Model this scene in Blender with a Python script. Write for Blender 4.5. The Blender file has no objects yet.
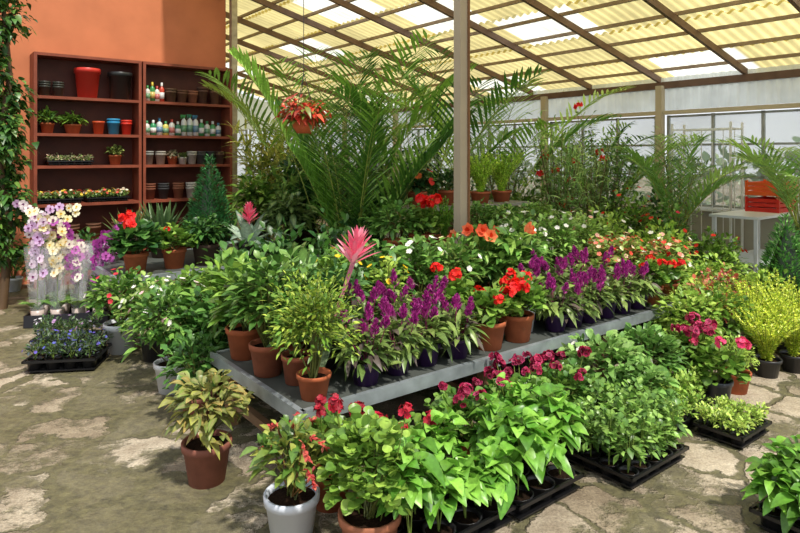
import bpy, math, numpy as np
from mathutils import Vector
R = np.random.RandomState(7)
TH = math.radians(38.0)      # the building stands 38 degrees off the viewing direction
CT, ST = math.cos(TH), math.sin(TH)
def AB(a, b): return (CT*a-ST*b, ST*a+CT*b)
def hx(s):
    s = s.lstrip('#'); v = [int(s[i:i+2], 16)/255 for i in (0, 2, 4)]
    return np.array([x/12.92 if x <= .04045 else ((x+.055)/1.055)**2.4 for x in v])
# ------------------------------------------------------------------ materials
def nmat(name):
    m = bpy.data.materials.new(name); m.use_nodes = True
    nt = m.node_tree; nt.nodes.clear()
    return m, nt, nt.nodes.new, nt.links.new
def colmat(name, rough=.5, transl=0., var=.25, scale=30., spec=.5, metal=0., bump=0., gain=1., tint=None):
    m, nt, N, Lk = nmat(name)
    o = N('ShaderNodeOutputMaterial'); p = N('ShaderNodeBsdfPrincipled')
    at = N('ShaderNodeAttribute'); at.attribute_name = 'Col'
    tc = N('ShaderNodeTexCoord'); no = N('ShaderNodeTexNoise'); no.inputs['Scale'].default_value = scale
    no.inputs['Detail'].default_value = 3
    Lk(tc.outputs['Object'], no.inputs['Vector'])
    mr = N('ShaderNodeMapRange'); mr.inputs[1].default_value = .25; mr.inputs[2].default_value = .75
    mr.inputs[3].default_value = (1-var)*gain; mr.inputs[4].default_value = (1+var)*gain
    Lk(no.outputs[0], mr.inputs[0])
    src = at.outputs['Color']
    if tint:
        tm = N('ShaderNodeVectorMath'); tm.operation = 'MULTIPLY'; Lk(src, tm.inputs[0]); tm.inputs[1].default_value = tint; src = tm.outputs[0]
    mx = N('ShaderNodeVectorMath'); mx.operation = 'SCALE'
    Lk(src, mx.inputs[0]); Lk(mr.outputs[0], mx.inputs['Scale'])
    Lk(mx.outputs[0], p.inputs['Base Color'])
    p.inputs['Roughness'].default_value = rough; p.inputs['Metallic'].default_value = metal
    p.inputs['Specular IOR Level'].default_value = spec
    if bump:
        bp = N('ShaderNodeBump'); bp.inputs['Strength'].default_value = bump; bp.inputs['Distance'].default_value = .01
        Lk(no.outputs[0], bp.inputs['Height']); Lk(bp.outputs[0], p.inputs['Normal'])
    if transl:
        t = N('ShaderNodeBsdfTranslucent'); Lk(mx.outputs[0], t.inputs['Color'])
        ms = N('ShaderNodeMixShader'); ms.inputs[0].default_value = transl
        Lk(p.outputs[0], ms.inputs[1]); Lk(t.outputs[0], ms.inputs[2]); Lk(ms.outputs[0], o.inputs[0])
    else: Lk(p.outputs[0], o.inputs[0])
    return m
M_LEAF = colmat('leaf', .36, .26, .30, 45, gain=1.16, tint=(1.12, .97, .95))
M_PET = colmat('petal', .6, .3, .1, 60)
M_POT = colmat('clay_pot', .75, 0, .22, 14, .3, bump=.2)
M_PLA = colmat('plastic', .35, 0, .05, 8)
M_SOIL = colmat('soil', .95, 0, .5, 90, .1, bump=.8)
M_WOOD = colmat('wood', .55, 0, .25, 6, .35, bump=.1)
M_MET = colmat('galvanised', .45, 0, .3, 9, .5, .55, bump=.1)
M_WALL = colmat('plaster', .85, 0, .1, 3, .2, bump=.15)
M_ROOF = colmat('corrugated_plastic', .5, .85, .15, 2.5)
def glassy(name, col, fac, rough=.3):
    m, nt, N, Lk = nmat(name)
    o = N('ShaderNodeOutputMaterial'); t = N('ShaderNodeBsdfTransparent'); p = N('ShaderNodeBsdfPrincipled')
    p.inputs['Base Color'].default_value = (*col, 1); p.inputs['Roughness'].default_value = rough
    no = N('ShaderNodeTexNoise'); no.inputs['Scale'].default_value = 1.5
    mr = N('ShaderNodeMapRange'); mr.inputs[3].default_value = fac*.6; mr.inputs[4].default_value = fac*1.4
    Lk(no.outputs[0], mr.inputs[0])
    ms = N('ShaderNodeMixShader'); Lk(mr.outputs[0], ms.inputs[0])
    Lk(t.outputs[0], ms.inputs[1]); Lk(p.outputs[0], ms.inputs[2]); Lk(ms.outputs[0], o.inputs[0])
    return m
M_GLASS = glassy('dusty_glass', (.52, .62, .68), .5)
M_WRAP = glassy('clear_wrap', (.88, .90, .95), .13, .08)
def floor_mat():
    m, nt, N, Lk = nmat('worn_flagstones')
    o = N('ShaderNodeOutputMaterial'); p = N('ShaderNodeBsdfPrincipled'); tc = N('ShaderNodeTexCoord')
    def noise(s, d=5, r=.6):
        n = N('ShaderNodeTexNoise'); n.inputs['Scale'].default_value = s; n.inputs['Detail'].default_value = d
        n.inputs['Roughness'].default_value = r; Lk(tc.outputs['Object'], n.inputs['Vector']); return n.outputs[0]
    def ramp(src, a, b, ca=(0, 0, 0, 1), cb=(1, 1, 1, 1)):
        r = N('ShaderNodeValToRGB'); r.color_ramp.elements[0].position = a; r.color_ramp.elements[1].position = b
        r.color_ramp.elements[0].color = ca; r.color_ramp.elements[1].color = cb; Lk(src, r.inputs[0]); return r.outputs[0]
    def mix(f, a, b, mode='MIX'):
        x = N('ShaderNodeMix'); x.data_type = 'RGBA'; x.blend_type = mode
        if hasattr(f, 'links'): Lk(f, x.inputs[0])
        else: x.inputs[0].default_value = f
        Lk(a, x.inputs[6]); Lk(b, x.inputs[7]); return x.outputs[2]
    def math_(op, a, b, cl=False):
        x = N('ShaderNodeMath'); x.operation = op; x.use_clamp = cl
        for i, q in enumerate((a, b)):
            if hasattr(q, 'links'): Lk(q, x.inputs[i])
            else: x.inputs[i].default_value = q
        return x.outputs[0]
    def step(src, lo, hi, a, b):
        r = N('ShaderNodeMapRange'); r.interpolation_type = 'SMOOTHSTEP'
        for i, q in ((1, lo), (2, hi), (3, a), (4, b)): r.inputs[i].default_value = q
        Lk(src, r.inputs[0]); return r.outputs[0]
    base = ramp(noise(4, 8, .72), .32, .68, (.27, .215, .155, 1), (.66, .59, .48, 1))
    grit = ramp(noise(80, 3, .8), .35, .65, (.60, .58, .56, 1), (1.1, 1.08, 1.02, 1))
    c = mix(1., base, grit, 'MULTIPLY')
    wn = N('ShaderNodeTexNoise'); wn.inputs['Scale'].default_value = 2.6; wn.inputs['Detail'].default_value = 6; wn.inputs['Roughness'].default_value = .6
    Lk(tc.outputs['Object'], wn.inputs['Vector'])
    vadd = N('ShaderNodeVectorMath'); vadd.operation = 'MULTIPLY_ADD'
    Lk(wn.outputs['Color'], vadd.inputs[0]); vadd.inputs[1].default_value = (.42, .42, 0); Lk(tc.outputs['Object'], vadd.inputs[2])
    vo = N('ShaderNodeTexVoronoi'); vo.voronoi_dimensions = '2D'; vo.feature = 'DISTANCE_TO_EDGE'; vo.inputs['Scale'].default_value = 2.7; Lk(vadd.outputs[0], vo.inputs['Vector'])
    vc = N('ShaderNodeTexVoronoi'); vc.voronoi_dimensions = '2D'; vc.inputs['Scale'].default_value = 2.7; Lk(vadd.outputs[0], vc.inputs['Vector'])
    sep = N('ShaderNodeSeparateXYZ'); Lk(vc.outputs['Color'], sep.inputs[0])
    c = mix(1., c, ramp(sep.outputs[0], 0, 1, (.60, .56, .50, 1), (1.1, 1.1, 1.1, 1)), 'MULTIPLY')
    sx = N('ShaderNodeSeparateXYZ'); Lk(tc.outputs['Object'], sx.inputs[0])
    left = step(sx.outputs[0], -1.9, .9, 1., 0.)          # the damp side of the yard
    n1 = noise(1.3, 7, .68)
    sunk = step(sep.outputs[1], .45, .62, 0., .075)       # some slabs have sunk under the moss
    cover = step(math_('ADD', math_('ADD', n1, math_('MULTIPLY', left, .045)), math_('MULTIPLY', sunk, math_('ADD', left, .25))), .515, .585, 0, 1)
    width = math_('MULTIPLY', step(noise(2.2, 5, .65), .38, .62, .0, .14), math_('ADD', math_('MULTIPLY', left, .8), .5))
    dist = math_('SUBTRACT', vo.outputs[0], width)
    joint = step(dist, .005, .05, 1, 0)
    tight = step(vo.outputs[0], .0, .022, .92, 0)
    mossc = ramp(noise(18, 6, .75), .32, .68, (.035, .034, .018, 1), (.17, .155, .068, 1))
    f = math_('MAXIMUM', math_('MULTIPLY', cover, .84), math_('MULTIPLY', math_('MAXIMUM', joint, tight), .92))
    c = mix(f, c, mossc)
    Lk(c, p.inputs['Base Color'])
    Lk(step(f, 0, 1, .82, .6), p.inputs['Roughness'])
    hgt = math_('SUBTRACT', math_('MULTIPLY', noise(25, 8, .7), .7), f)
    bp = N('ShaderNodeBump'); bp.inputs['Strength'].default_value = .8; bp.inputs['Distance'].default_value = .025
    Lk(hgt, bp.inputs['Height']); Lk(bp.outputs[0], p.inputs['Normal'])
    Lk(p.outputs[0], o.inputs[0]); return m
M_FLOOR = floor_mat()
MATS = [M_LEAF, M_PET, M_POT, M_PLA, M_SOIL, M_WOOD, M_MET, M_WALL, M_ROOF, M_GLASS, M_WRAP, M_FLOOR]
LEAF, PET, POT, PLA, SOIL, WOOD, MET, WALL, ROOF, GLASS, WRAP, FLOOR = range(12)
# ------------------------------------------------------------------ mesh builder
class MB:
    def __init__(s): s.V = []; s.F = []; s.C = []; s.M = []; s.S = []; s.n = 0
    def add(s, v, f, c, m, sm=True):
        v = np.asarray(v, float).reshape(-1, 3); f = np.asarray(f, int).reshape(-1, 4)
        c = np.broadcast_to(np.asarray(c, float), v.shape)
        s.V.append(v); s.C.append(c); s.F.append(f+s.n); s.M.append(np.full(len(f), m)); s.S.append(np.full(len(f), sm)); s.n += len(v)
    def grid(s, P, c, m, sm=True, close=False):
        P = np.asarray(P, float); r, k = P.shape[:2]
        idx = np.arange(r*k).reshape(r, k)
        if close: idx = np.concatenate([idx, idx[:, :1]], 1)
        f = np.stack([idx[:-1, :-1], idx[:-1, 1:], idx[1:, 1:], idx[1:, :-1]], -1).reshape(-1, 4)
        s.add(P.reshape(-1, 3), f, c, m, sm)
    def lathe(s, prof, c, m, o=(0, 0, 0), seg=20, sm=True):
        t = np.linspace(0, 2*np.pi, seg, endpoint=False)
        P = np.array([[(o[0]+r*np.cos(x), o[1]+r*np.sin(x), o[2]+z) for x in t] for r, z in prof])
        s.grid(P, c, m, sm, True)
    def box(s, c, d, col, m, rz=0.):
        x, y, z = [q/2 for q in d]
        v = np.array([(i*x, j*y, k*z) for k in (-1, 1) for j in (-1, 1) for i in (-1, 1)])
        if rz:
            ca, sa = math.cos(rz), math.sin(rz); v = np.stack([v[:, 0]*ca-v[:, 1]*sa, v[:, 0]*sa+v[:, 1]*ca, v[:, 2]], 1)
        s.add(v+np.array(c), [(0, 2, 3, 1), (4, 5, 7, 6), (0, 1, 5, 4), (2, 6, 7, 3), (0, 4, 6, 2), (1, 3, 7, 5)], col, m, False)
    def beam(s, p, q, w, h, col, m):
        p = np.array(p, float); q = np.array(q, float); d = (q-p)/np.linalg.norm(q-p)
        sd = np.cross(d, [0, 0, 1.]) if abs(d[2]) < .99 else np.array([1., 0, 0]); sd /= np.linalg.norm(sd); u = np.cross(sd, d)
        v = [e+sd*i*w/2+u*j*h/2 for e in (p, q) for i, j in ((-1, -1), (1, -1), (1, 1), (-1, 1))]
        s.add(v, [(0, 1, 2, 3), (7, 6, 5, 4), (0, 4, 5, 1), (1, 5, 6, 2), (2, 6, 7, 3), (3, 7, 4, 0)], col, m, False)
    def tube(s, pts, rad, col, m=LEAF, seg=5):
        pts = np.asarray(pts, float); n = len(pts); rad = np.broadcast_to(rad, n)
        tg = np.gradient(pts, axis=0); tg /= np.linalg.norm(tg, axis=1)[:, None]+1e-9
        ref = np.array([1., 0, 0]) if abs(tg[0][0]) < .8 else np.array([0, 1., 0])
        sd = np.cross(tg, ref); sd /= np.linalg.norm(sd, axis=1)[:, None]; u = np.cross(tg, sd)
        t = np.linspace(0, 2*np.pi, seg, endpoint=False)
        P = pts[:, None]+rad[:, None, None]*(sd[:, None]*np.cos(t)[None, :, None]+u[:, None]*np.sin(t)[None, :, None])
        s.grid(P, col, m, True, True)
    def make(s, name, loc=(0, 0, 0), rz=0.):
        V = np.concatenate(s.V); F = np.concatenate(s.F); C = np.concatenate(s.C); Mi = np.concatenate(s.M); S = np.concatenate(s.S)
        me = bpy.data.meshes.new(name)
        me.vertices.add(len(V)); me.vertices.foreach_set('co', V.ravel())
        me.loops.add(len(F)*4); me.loops.foreach_set('vertex_index', F.ravel().astype(np.int32))
        me.polygons.add(len(F)); me.polygons.foreach_set('loop_start', (np.arange(len(F))*4).astype(np.int32))
        used = sorted(set(Mi.tolist())); mp = np.zeros(len(MATS), int)
        for i, u in enumerate(used): me.materials.append(MATS[u]); mp[u] = i
        me.polygons.foreach_set('material_index', mp[Mi].astype(np.int32))
        me.polygons.foreach_set('use_smooth', S.astype(bool))
        me.update(calc_edges=True)
        at = me.color_attributes.new('Col', 'FLOAT_COLOR', 'POINT')
        at.data.foreach_set('color', np.concatenate([np.clip(C, 0, 1), np.ones((len(C), 1))], 1).ravel())
        me.validate()
        ob = bpy.data.objects.new(name, me); bpy.context.collection.objects.link(ob)
        ob.location = loc; ob.rotation_euler = (0, 0, rz); return ob
# ------------------------------------------------------------------ foliage kit
PR = {'ovate': [.10, .75, 1, .62, .03], 'lance': [.15, .8, 1, .6, .03], 'strap': [.8, 1, .95, .7, .05], 'round': [.25, .95, 1.05, .85, .25],
      'heart': [.55, 1.05, .9, .5, .02], 'basil': [.2, .82, 1.0, .92, .60, .08], 'tiny': [.3, 1, .05], 'pet': [.3, 1., .75]}
def nrm(v): return v/(np.linalg.norm(v, axis=-1, keepdims=True)+1e-9)
def leaves(mb, base, dr, L, W, col, prof='ovate', droop=.25, fold=.2, mid=None, m=LEAF, roll=.5, up=None):
    base = np.asarray(base, float); N = len(base)
    if N == 0: return
    dr = nrm(np.broadcast_to(np.asarray(dr, float), (N, 3))); p = np.array(PR[prof]); k = len(p); t = np.linspace(0, 1, k)
    L = np.broadcast_to(L, N).astype(float); W = np.broadcast_to(W, N).astype(float); droop = np.broadcast_to(droop, N)
    U = np.broadcast_to(np.array([0, 0, 1.]), (N, 3)) if up is None else up
    sd = np.cross(dr, U+R.normal(0, .08, (N, 3))); sd = nrm(sd); nn = np.cross(sd, dr)
    rr = R.uniform(-roll, roll, (N, 1)); sd, nn = sd*np.cos(rr)+nn*np.sin(rr), nn*np.cos(rr)-sd*np.sin(rr)
    c = base[:, None]+dr[:, None]*(L[:, None]*t)[..., None]
    c = c-np.array([0, 0, 1.])*(droop[:, None]*L[:, None]*t**2)[..., None]
    w = (W[:, None]/2*p)[..., None]
    P = np.stack([c-sd[:, None]*w+nn[:, None]*w*fold, c, c+sd[:, None]*w+nn[:, None]*w*fold], 2)
    col = np.broadcast_to(col, (N, 3)); C = np.broadcast_to(col[:, None, None], P.shape).copy()
    if mid is not None: C[:, :-1, 1] = np.broadcast_to(mid, (N, 3))[:, None]
    else: C[:, :, 1] *= 1.22
    idx = np.arange(k*3).reshape(k, 3)
    f = np.stack([idx[:-1, :-1], idx[:-1, 1:], idx[1:, 1:], idx[1:, :-1]], -1).reshape(-1, 4)
    F = (f[None]+(np.arange(N)*k*3)[:, None, None]).reshape(-1, 4)
    mb.add(P.reshape(-1, 3), F, C.reshape(-1, 3), m)
def pal(cols, n, j=.22):
    c = np.array([hx(x) for x in cols])[R.randint(0, len(cols), n)]
    return c*R.uniform(1-j, 1+j, (n, 1))
def sph(n, zmin=-.3):
    z = R.uniform(zmin, 1, n); a = R.uniform(0, 2*np.pi, n); r = np.sqrt(1-z*z)
    return np.stack([r*np.cos(a), r*np.sin(a), z], 1)
DENS = 1.45
def dome(mb, c, rx, rz, n, L, W, cols, prof='ovate', droop=.3, fold=.2, inner=.55, mid=None, upb=.35, soil=None, zmin=-.6, stems=8):
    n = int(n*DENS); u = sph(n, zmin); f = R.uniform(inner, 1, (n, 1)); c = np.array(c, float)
    ph = R.uniform(0, 6.28, 3); az = np.arctan2(u[:, 1], u[:, 0])
    lump = 1+.13*np.sin(3*az+ph[0]+4*u[:, 2])+.11*np.sin(5*az+ph[1]+3*u[:, 2])
    p = c+u*f*lump[:, None]*np.array([rx, rx, rz])
    d = nrm(u*np.array([1, 1, .7])+R.normal(0, .4, (n, 3))+np.array([0, 0, upb]))
    LL = L*R.uniform(.6, 1.2, n)
    cc = pal(cols, n)*(.42+.58*f)  # inner leaves painted darker: shade inside the clump put into leaf colour
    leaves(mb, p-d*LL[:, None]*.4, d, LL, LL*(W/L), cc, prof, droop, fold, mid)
    if soil is not None:
        for q in p[:stems]:
            s0 = np.array([R.uniform(-.02, .02), R.uniform(-.02, .02), soil]); mid_ = s0*.4+q*.6; mid_[:2] *= .8
            mb.tube([s0, mid_, q], [.005, .004, .002], hx('#5d6b34'), LEAF, 4)
def pot(mb, rt, h, col='#a65a38', m=POT, rim=.18, o=(0, 0, 0), rb=None):
    rb = rb or rt*.72; c = hx(col); rh = h*rim; lip = rt*.08
    mb.lathe([(.001, 0), (rb, 0), (rt*.93, h-rh), (rt, h-rh), (rt+lip*.2, h-.004), (rt-.002, h), (rt-lip-.004, h-.004), (rt-lip-.006, h-.03)], c, m, o, 24, True)
    mb.lathe([(rt-lip-.005, h-.028), (.001, h-.022)], hx('#2b1d14'), SOIL, o, 24)
    return h-.025
def florets(mb, c, n5, r, col, petals=5, eye=None, cup=.3, prof='pet'):
    c = np.asarray(c, float); N = len(c); n5 = nrm(n5)
    s = nrm(np.cross(n5, R.normal(0, 1, (N, 3)))); t = np.cross(n5, s); B = []; D = []; U = []; CC = []
    for i in range(petals):
        a = 2*np.pi*i/petals; D.append(nrm(s*math.cos(a)+t*math.sin(a)+n5*cup)); B.append(c); U.append(n5); CC.append(col if np.ndim(col) == 2 else np.broadcast_to(col, (N, 3)))
    leaves(mb, np.concatenate(B), np.concatenate(D), r, r*.95, np.concatenate(CC), prof, 0, .1, eye, PET, .15, np.concatenate(U))
def umbel(mb, c, r, cols, n=14, pl=.5, eye=None):
    u = sph(n, -.25); florets(mb, np.array(c)+u*r*R.uniform(.5, 1.0, (n, 1)), u+R.normal(0, .25, (n, 3)), r*pl, pal(cols, n, .25), 5, eye)
def stalks_to(mb, base, tops, r=.0025, col='#6d8a3c'):
    for q in tops:
        b = np.array(base)+np.array([q[0]*.3, q[1]*.3, 0]); mb.tube([b, (b+q)/2+np.array([q[0]*.08, q[1]*.08, .02]), q], r, hx(col), LEAF, 4)
def plume(mb, base, d, H, r, cols, n=100):
    t = R.uniform(0, 1, n)**.8; u = sph(n, -.1); d = nrm(np.array(d, float))
    rad = r*(1-t)**.7*np.minimum(1, t*6+.4)
    p = np.array(base)+d*(t*H)[:, None]+u*rad[:, None]*.5
    leaves(mb, p, u+d*1.0, .010+rad*.9, .011, pal(cols, n, .35), 'tiny', 0, .2, None, PET, 1.)
def geranium(name, x, y, z=0, rt=.11, ph=.18, pc='#a65a38', pm=POT, Rr=.2, H=.26, lc=('#5f8a35', '#77a043', '#4b752c'), fc=('#d8181c', '#f02a1e'), nf=5, fr=.045, n=230, L=.055, eye=None, hi=(.85, 1.12), zc=.42):
    mb = MB(); s = pot(mb, rt, ph, pc, pm)
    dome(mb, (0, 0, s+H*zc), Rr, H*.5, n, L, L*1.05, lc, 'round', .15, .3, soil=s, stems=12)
    tops = np.array([[R.uniform(-.85, .85)*Rr, R.uniform(-.85, .85)*Rr, s+H*R.uniform(*hi)] for _ in range(nf)])
    stalks_to(mb, (0, 0, s), tops)
    for q in tops: umbel(mb, q, fr*R.uniform(.7, 1.15), fc, 14, .5, eye)
    return mb.make(name, (x, y, z), R.uniform(0, 6))
def shrub(name, x, y, z=0, rt=.11, ph=.18, pc='#a65a38', pm=POT, Rr=.2, H=.3, n=300, L=.07, W=.035, lc=('#4d7a2c', '#6b963a'), prof='ovate',
          droop=.3, fold=.2, mid=None, fl=None, upb=.35, inner=.5, zc=.5):
    mb = MB(); s = pot(mb, rt, ph, pc, pm)
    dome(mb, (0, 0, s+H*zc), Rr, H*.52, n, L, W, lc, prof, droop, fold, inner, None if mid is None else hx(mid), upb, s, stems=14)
    if fl:
        cols, k, r = fl; u = sph(k, .0); ph_ = np.array([0, 0, s+H*zc])+u*np.array([Rr, Rr, H*.55])
        florets(mb, ph_, u+np.array([0, 0, .3]), r, pal(cols, k, .1), 5)
    return mb.make(name, (x, y, z), R.uniform(0, 6))
CEL = ('#98207e', '#b03092', '#7c1c68', '#bc469c')
def celosia(name, x, y, z, Rr=.16, H=.2, nf=6, pc='#3a2350', fc=CEL):
    mb = MB(); s = pot(mb, .085, .12, pc, PLA)
    dome(mb, (0, 0, s+H*.42), Rr, H*.55, 125, .11, .036, ('#4c6a35', '#5f8040', '#54504a', '#6f8a48', '#7a9a50'), 'lance', .45, .25, soil=s)
    for i in range(nf):
        a = R.uniform(0, 6.28); q = R.uniform(.1, .85)*Rr; b = np.array([q*math.cos(a), q*math.sin(a), s+H*R.uniform(.65, 1.0)])
        mb.tube([(0, 0, s), b*np.array([.7, .7, .7]), b], .003, hx('#7a2a5a'), LEAF, 4)
        plume(mb, b, (math.cos(a)*.2, math.sin(a)*.2, 1), R.uniform(.07, .12), .030, fc)
    return mb.make(name, (x, y, z), R.uniform(0, 6))
def fronds(mb, s, n, Lf, lL, lW, cols, e0=.6, e1=1.35, droop=.3, pairs=20, bare=.25, rr=.008, rc='#8c9f4c', fall=.15, az0=0.):
    for i in range(n):
        az = az0+i*2.4+R.uniform(-.3, .3)
        e = e0+(e1-e0)*((i*.618) % 1); l = Lf*R.uniform(.75, 1.08); d = np.array([math.cos(az)*math.cos(e), math.sin(az)*math.cos(e), math.sin(e)])
        t = np.linspace(0, 1, 9); hd = np.array([math.cos(az), math.sin(az), 0])
        f = lambda t: np.array([0, 0, s])+d*(l*t)[:, None]-np.array([0, 0, 1])*(droop*l*t**3)[:, None]+hd*(.5*droop*l*t**2.2)[:, None]
        P = f(t); mb.tube(P, np.linspace(rr, rr*.25, 9), hx(rc), LEAF, 5)
        tt = np.linspace(bare, 1, pairs); Q = f(tt); T = nrm(f(tt+.02)-Q); S = nrm(np.cross(T, [0, 0, 1.])); Nn = np.cross(S, T)
        ll = lL*np.sin(np.clip((tt-bare)/(1-bare)*.75+.2, 0, 1)*np.pi)**.6+.02
        cc = pal(cols, 1, .12)*R.uniform(.85, 1.15, (pairs, 1))
        for sg in (-1, 1):
            D = S*sg*.8+T*.75+Nn*.28+R.normal(0, .06, (pairs, 3))
            leaves(mb, Q, D, ll*R.uniform(.88, 1.08, pairs), lW, cc, 'lance', fall, .3, None, LEAF, .2)
def palm(name, x, y, z=0, n=14, Lf=1.6, lL=.38, lW=.034, cols=('#4f7f2f', '#6a9a3c', '#3c6a28'), rt=.2, ph=.3, pc='#27272a', trunk=.0, **k):
    mb = MB(); s = pot(mb, rt, ph, pc, PLA)
    for i in range(4): mb.tube([(R.uniform(-.05, .05), R.uniform(-.05, .05), s), (R.uniform(-.06, .06), R.uniform(-.06, .06), s+.35+trunk)], [.02, .012], hx('#6c7a3a'), LEAF, 6)
    fronds(mb, s+trunk, n, Lf, lL, lW, cols, **k)
    return mb.make(name, (x, y, z))
def straps(mb, s, n, L, W, cols, e0=.6, e1=1.4, droop=.5, mid=None, r0=.02, fold=.3, prof='strap'):
    az = np.arange(n)*2.4+R.uniform(-.2, .2, n); e = np.linspace(e1, e0, n)
    d = np.stack([np.cos(az)*np.cos(e), np.sin(az)*np.cos(e), np.sin(e)], 1)
    b = np.stack([np.cos(az)*r0, np.sin(az)*r0, np.full(n, s)], 1)
    leaves(mb, b, d, L*R.uniform(.8, 1.1, n), W, pal(cols, n), prof, droop*np.cos(e)+.05, fold, mid, LEAF, .1)
def bromeliad(name, x, y, z, L=.34, W=.055, cols=('#4f7a45', '#6a8f5a'), mid=None, tilt=(.25, .2), sh=.4, bc=('#e0587a', '#ee88a0'), rt=.1, ph=.15, n=18, bl=.13, bw=.024, frm=.62):
    mb = MB(); s = pot(mb, rt, ph, '#33302e', PLA); straps(mb, s, n, L, W, cols, .35, 1.25, .6, mid)
    top = np.array([tilt[0]*sh, tilt[1]*sh, s+sh]); mb.tube([(0, 0, s), top*.5+np.array([0, 0, s*.5]), top], [.009, .012, .016], hx('#dc8aa0'), PET, 6)
    k = 40; a = np.arange(k)*2.4; t = np.linspace(0, 1, k); e = .2+t*1.1
    ax = nrm(top-np.array([0, 0, s])); b = np.array([0, 0, s])+(top-np.array([0, 0, s]))*(frm+(1-frm)*t)[:, None]
    d = np.stack([np.cos(a)*np.cos(e), np.sin(a)*np.cos(e), np.sin(e)], 1)+ax*.5
    leaves(mb, b, d, bl*(1-.3*t), bw, pal(bc, k, .15), 'lance', .1, .4, None, PET, .1)
    return mb.make(name, (x, y, z))
def foxtail(name, x, y, z, n=16, H=.38, cols=('#a9cf4a', '#c3de62', '#86b33a'), rt=.1, ph=.13, pc='#a65a38', lean=.35, rad=.034, pm=POT, dens=150):
    mb = MB(); s = pot(mb, rt, ph, pc, pm)
    for i in range(n):
        a = i*2.4; l = lean*math.sqrt((i+.5)/n); h = H*R.uniform(.7, 1.05); t = np.linspace(0, 1, 6)
        P = np.stack([math.cos(a)*l*h*1.5*t**1.3, math.sin(a)*l*h*1.5*t**1.3, s+h*t-.2*l*h*t**3], 1)
        mb.tube(P, .003, hx('#7d9a3a'), LEAF, 4)
        k = dens; tt = R.uniform(.03, 1, k); Q = np.stack([np.interp(tt, t, P[:, j]) for j in range(3)], 1); u = sph(k, -.8)
        leaves(mb, Q, u+np.array([0, 0, .7]), rad*(1.15-tt*.6), .005+rad*.12, pal(cols, k), 'tiny', 0, .2)
    return mb.make(name, (x, y, z))
def conifer(name, x, y, z, rad=.2, H=.85, cols=('#2f5a2c', '#3f6f35', '#254a25'), n=2800, rt=.12, ph=.16, L=.035):
    mb = MB(); s = pot(mb, rt, ph, '#232326', PLA); t = 1-np.sqrt(R.uniform(0, 1, n)); a = R.uniform(0, 6.28, n)
    rr = rad*(1-t)**.85*np.minimum(1, .6+t*5)*(1+.08*np.sin(a*5+t*20)); f = R.uniform(.75, 1, n)
    p = np.stack([np.cos(a)*rr*f, np.sin(a)*rr*f, s+.02+t*H], 1); d = np.stack([np.cos(a), np.sin(a), np.full(n, .8)], 1)+R.normal(0, .3, (n, 3))
    leaves(mb, p, d, L, L*.35, pal(cols, n), 'tiny', 0, .3); mb.tube([(0, 0, s), (0, 0, s+H*.9)], [.015, .004], hx('#4a3624'), WOOD, 6)
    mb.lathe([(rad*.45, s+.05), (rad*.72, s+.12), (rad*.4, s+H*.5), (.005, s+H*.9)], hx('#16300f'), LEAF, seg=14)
    return mb.make(name, (x, y, z))
def tray(mb, nx, ny, cell, h=.075, col='#141416'):
    c = hx(col); w, l = nx*cell, ny*cell
    for sx in (-1, 1): mb.box((sx*w/2, 0, h-.008), (.012, l+.012, .016), c, PLA)
    for sy in (-1, 1): mb.box((0, sy*l/2, h-.008), (w+.012, .012, .016), c, PLA)
    mb.box((0, 0, .02), (w*.96, l*.96, .006), c, PLA)
    out = []
    for i in range(nx):
        for j in range(ny):
            o = ((i-(nx-1)/2)*cell, (j-(ny-1)/2)*cell, 0); r = cell*.46
            mb.lathe([(.001, .0), (r*.7, 0), (r, h), (r+.004, h+.003), (r-.006, h), (r-.01, h-.02)], c*1.6, PLA, o, 12)
            mb.lathe([(r-.009, h-.015), (.001, h-.01)], hx('#241911'), SOIL, o, 12); out.append((o[0], o[1], h-.012))
    return out
def tray_plants(name, x, y, z, nx, ny, cell, Rr, H, n, L, W, lc, prof='ovate', droop=.3, fl=None, rz=TH, skip=0., fold=.2, h=.075, upb=.35, zc=.52, zmin=-.6):
    mb = MB()
    for o in tray(mb, nx, ny, cell, h):
        if R.uniform() < skip: continue
        hh = H*R.uniform(.75, 1.2)
        dome(mb, (o[0], o[1], o[2]+hh*zc), Rr*R.uniform(.85, 1.1), hh*.52, n, L, W, lc, prof, droop, fold, .4, None, upb, None, zmin)
        for _ in range(4):
            mb.tube([(o[0], o[1], o[2]), (o[0]+R.uniform(-.4, .4)*Rr, o[1]+R.uniform(-.4, .4)*Rr, o[2]+hh*.8)], [.004, .002], hx('#6c8a3e'), LEAF, 4)
        if fl:
            cols, k, r = fl; u = sph(k, .1); florets(mb, np.array([o[0], o[1], o[2]+hh*.5])+u*np.array([Rr, Rr, hh*.6]), u+np.array([0, 0, .4]), r, pal(cols, k, .12), 5)
    return mb.make(name, (x, y, z), rz)
# ================================================================== building shell
mb = MB(); mb.add([(-30, -12, 0), (34, -12, 0), (34, 45, 0), (-30, 45, 0)], [(0, 1, 2, 3)], (.4, .35, .3), FLOOR, False); mb.make('floor')
ORG = hx('#bb7250')
mb = MB(); mb.box((.1, 9.0, 2.2), (7.1, .2, 4.4), ORG, WALL); mb.make('wall_left', (0, 0, 0), TH)
mb = MB(); mb.box((3.55, 12.6, 2.2), (.2, 7.0, 4.4), hx('#c9bfa8'), WALL); mb.make('wall_rear_left', (0, 0, 0), TH)
mb = MB(); mb.beam((3.74, 8.83, 0), (3.74, 8.83, 4.05), .09, .09, hx('#a9a08c'), MET); mb.make('corner_post', (0, 0, 0), TH)
RZ = lambda a: 2.80+.25*(9.0-a)
mb = MB(); b0, b1, a0, a1 = 1.2, 16.1, 2.7, 9.35
nb = int((b1-b0)/.13*6); bs = np.linspace(b0, b1, nb); cuts = np.linspace(a0, a1, 8)
YEL = hx('#dccd90'); CLR = hx('#f4f3e8')
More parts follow.
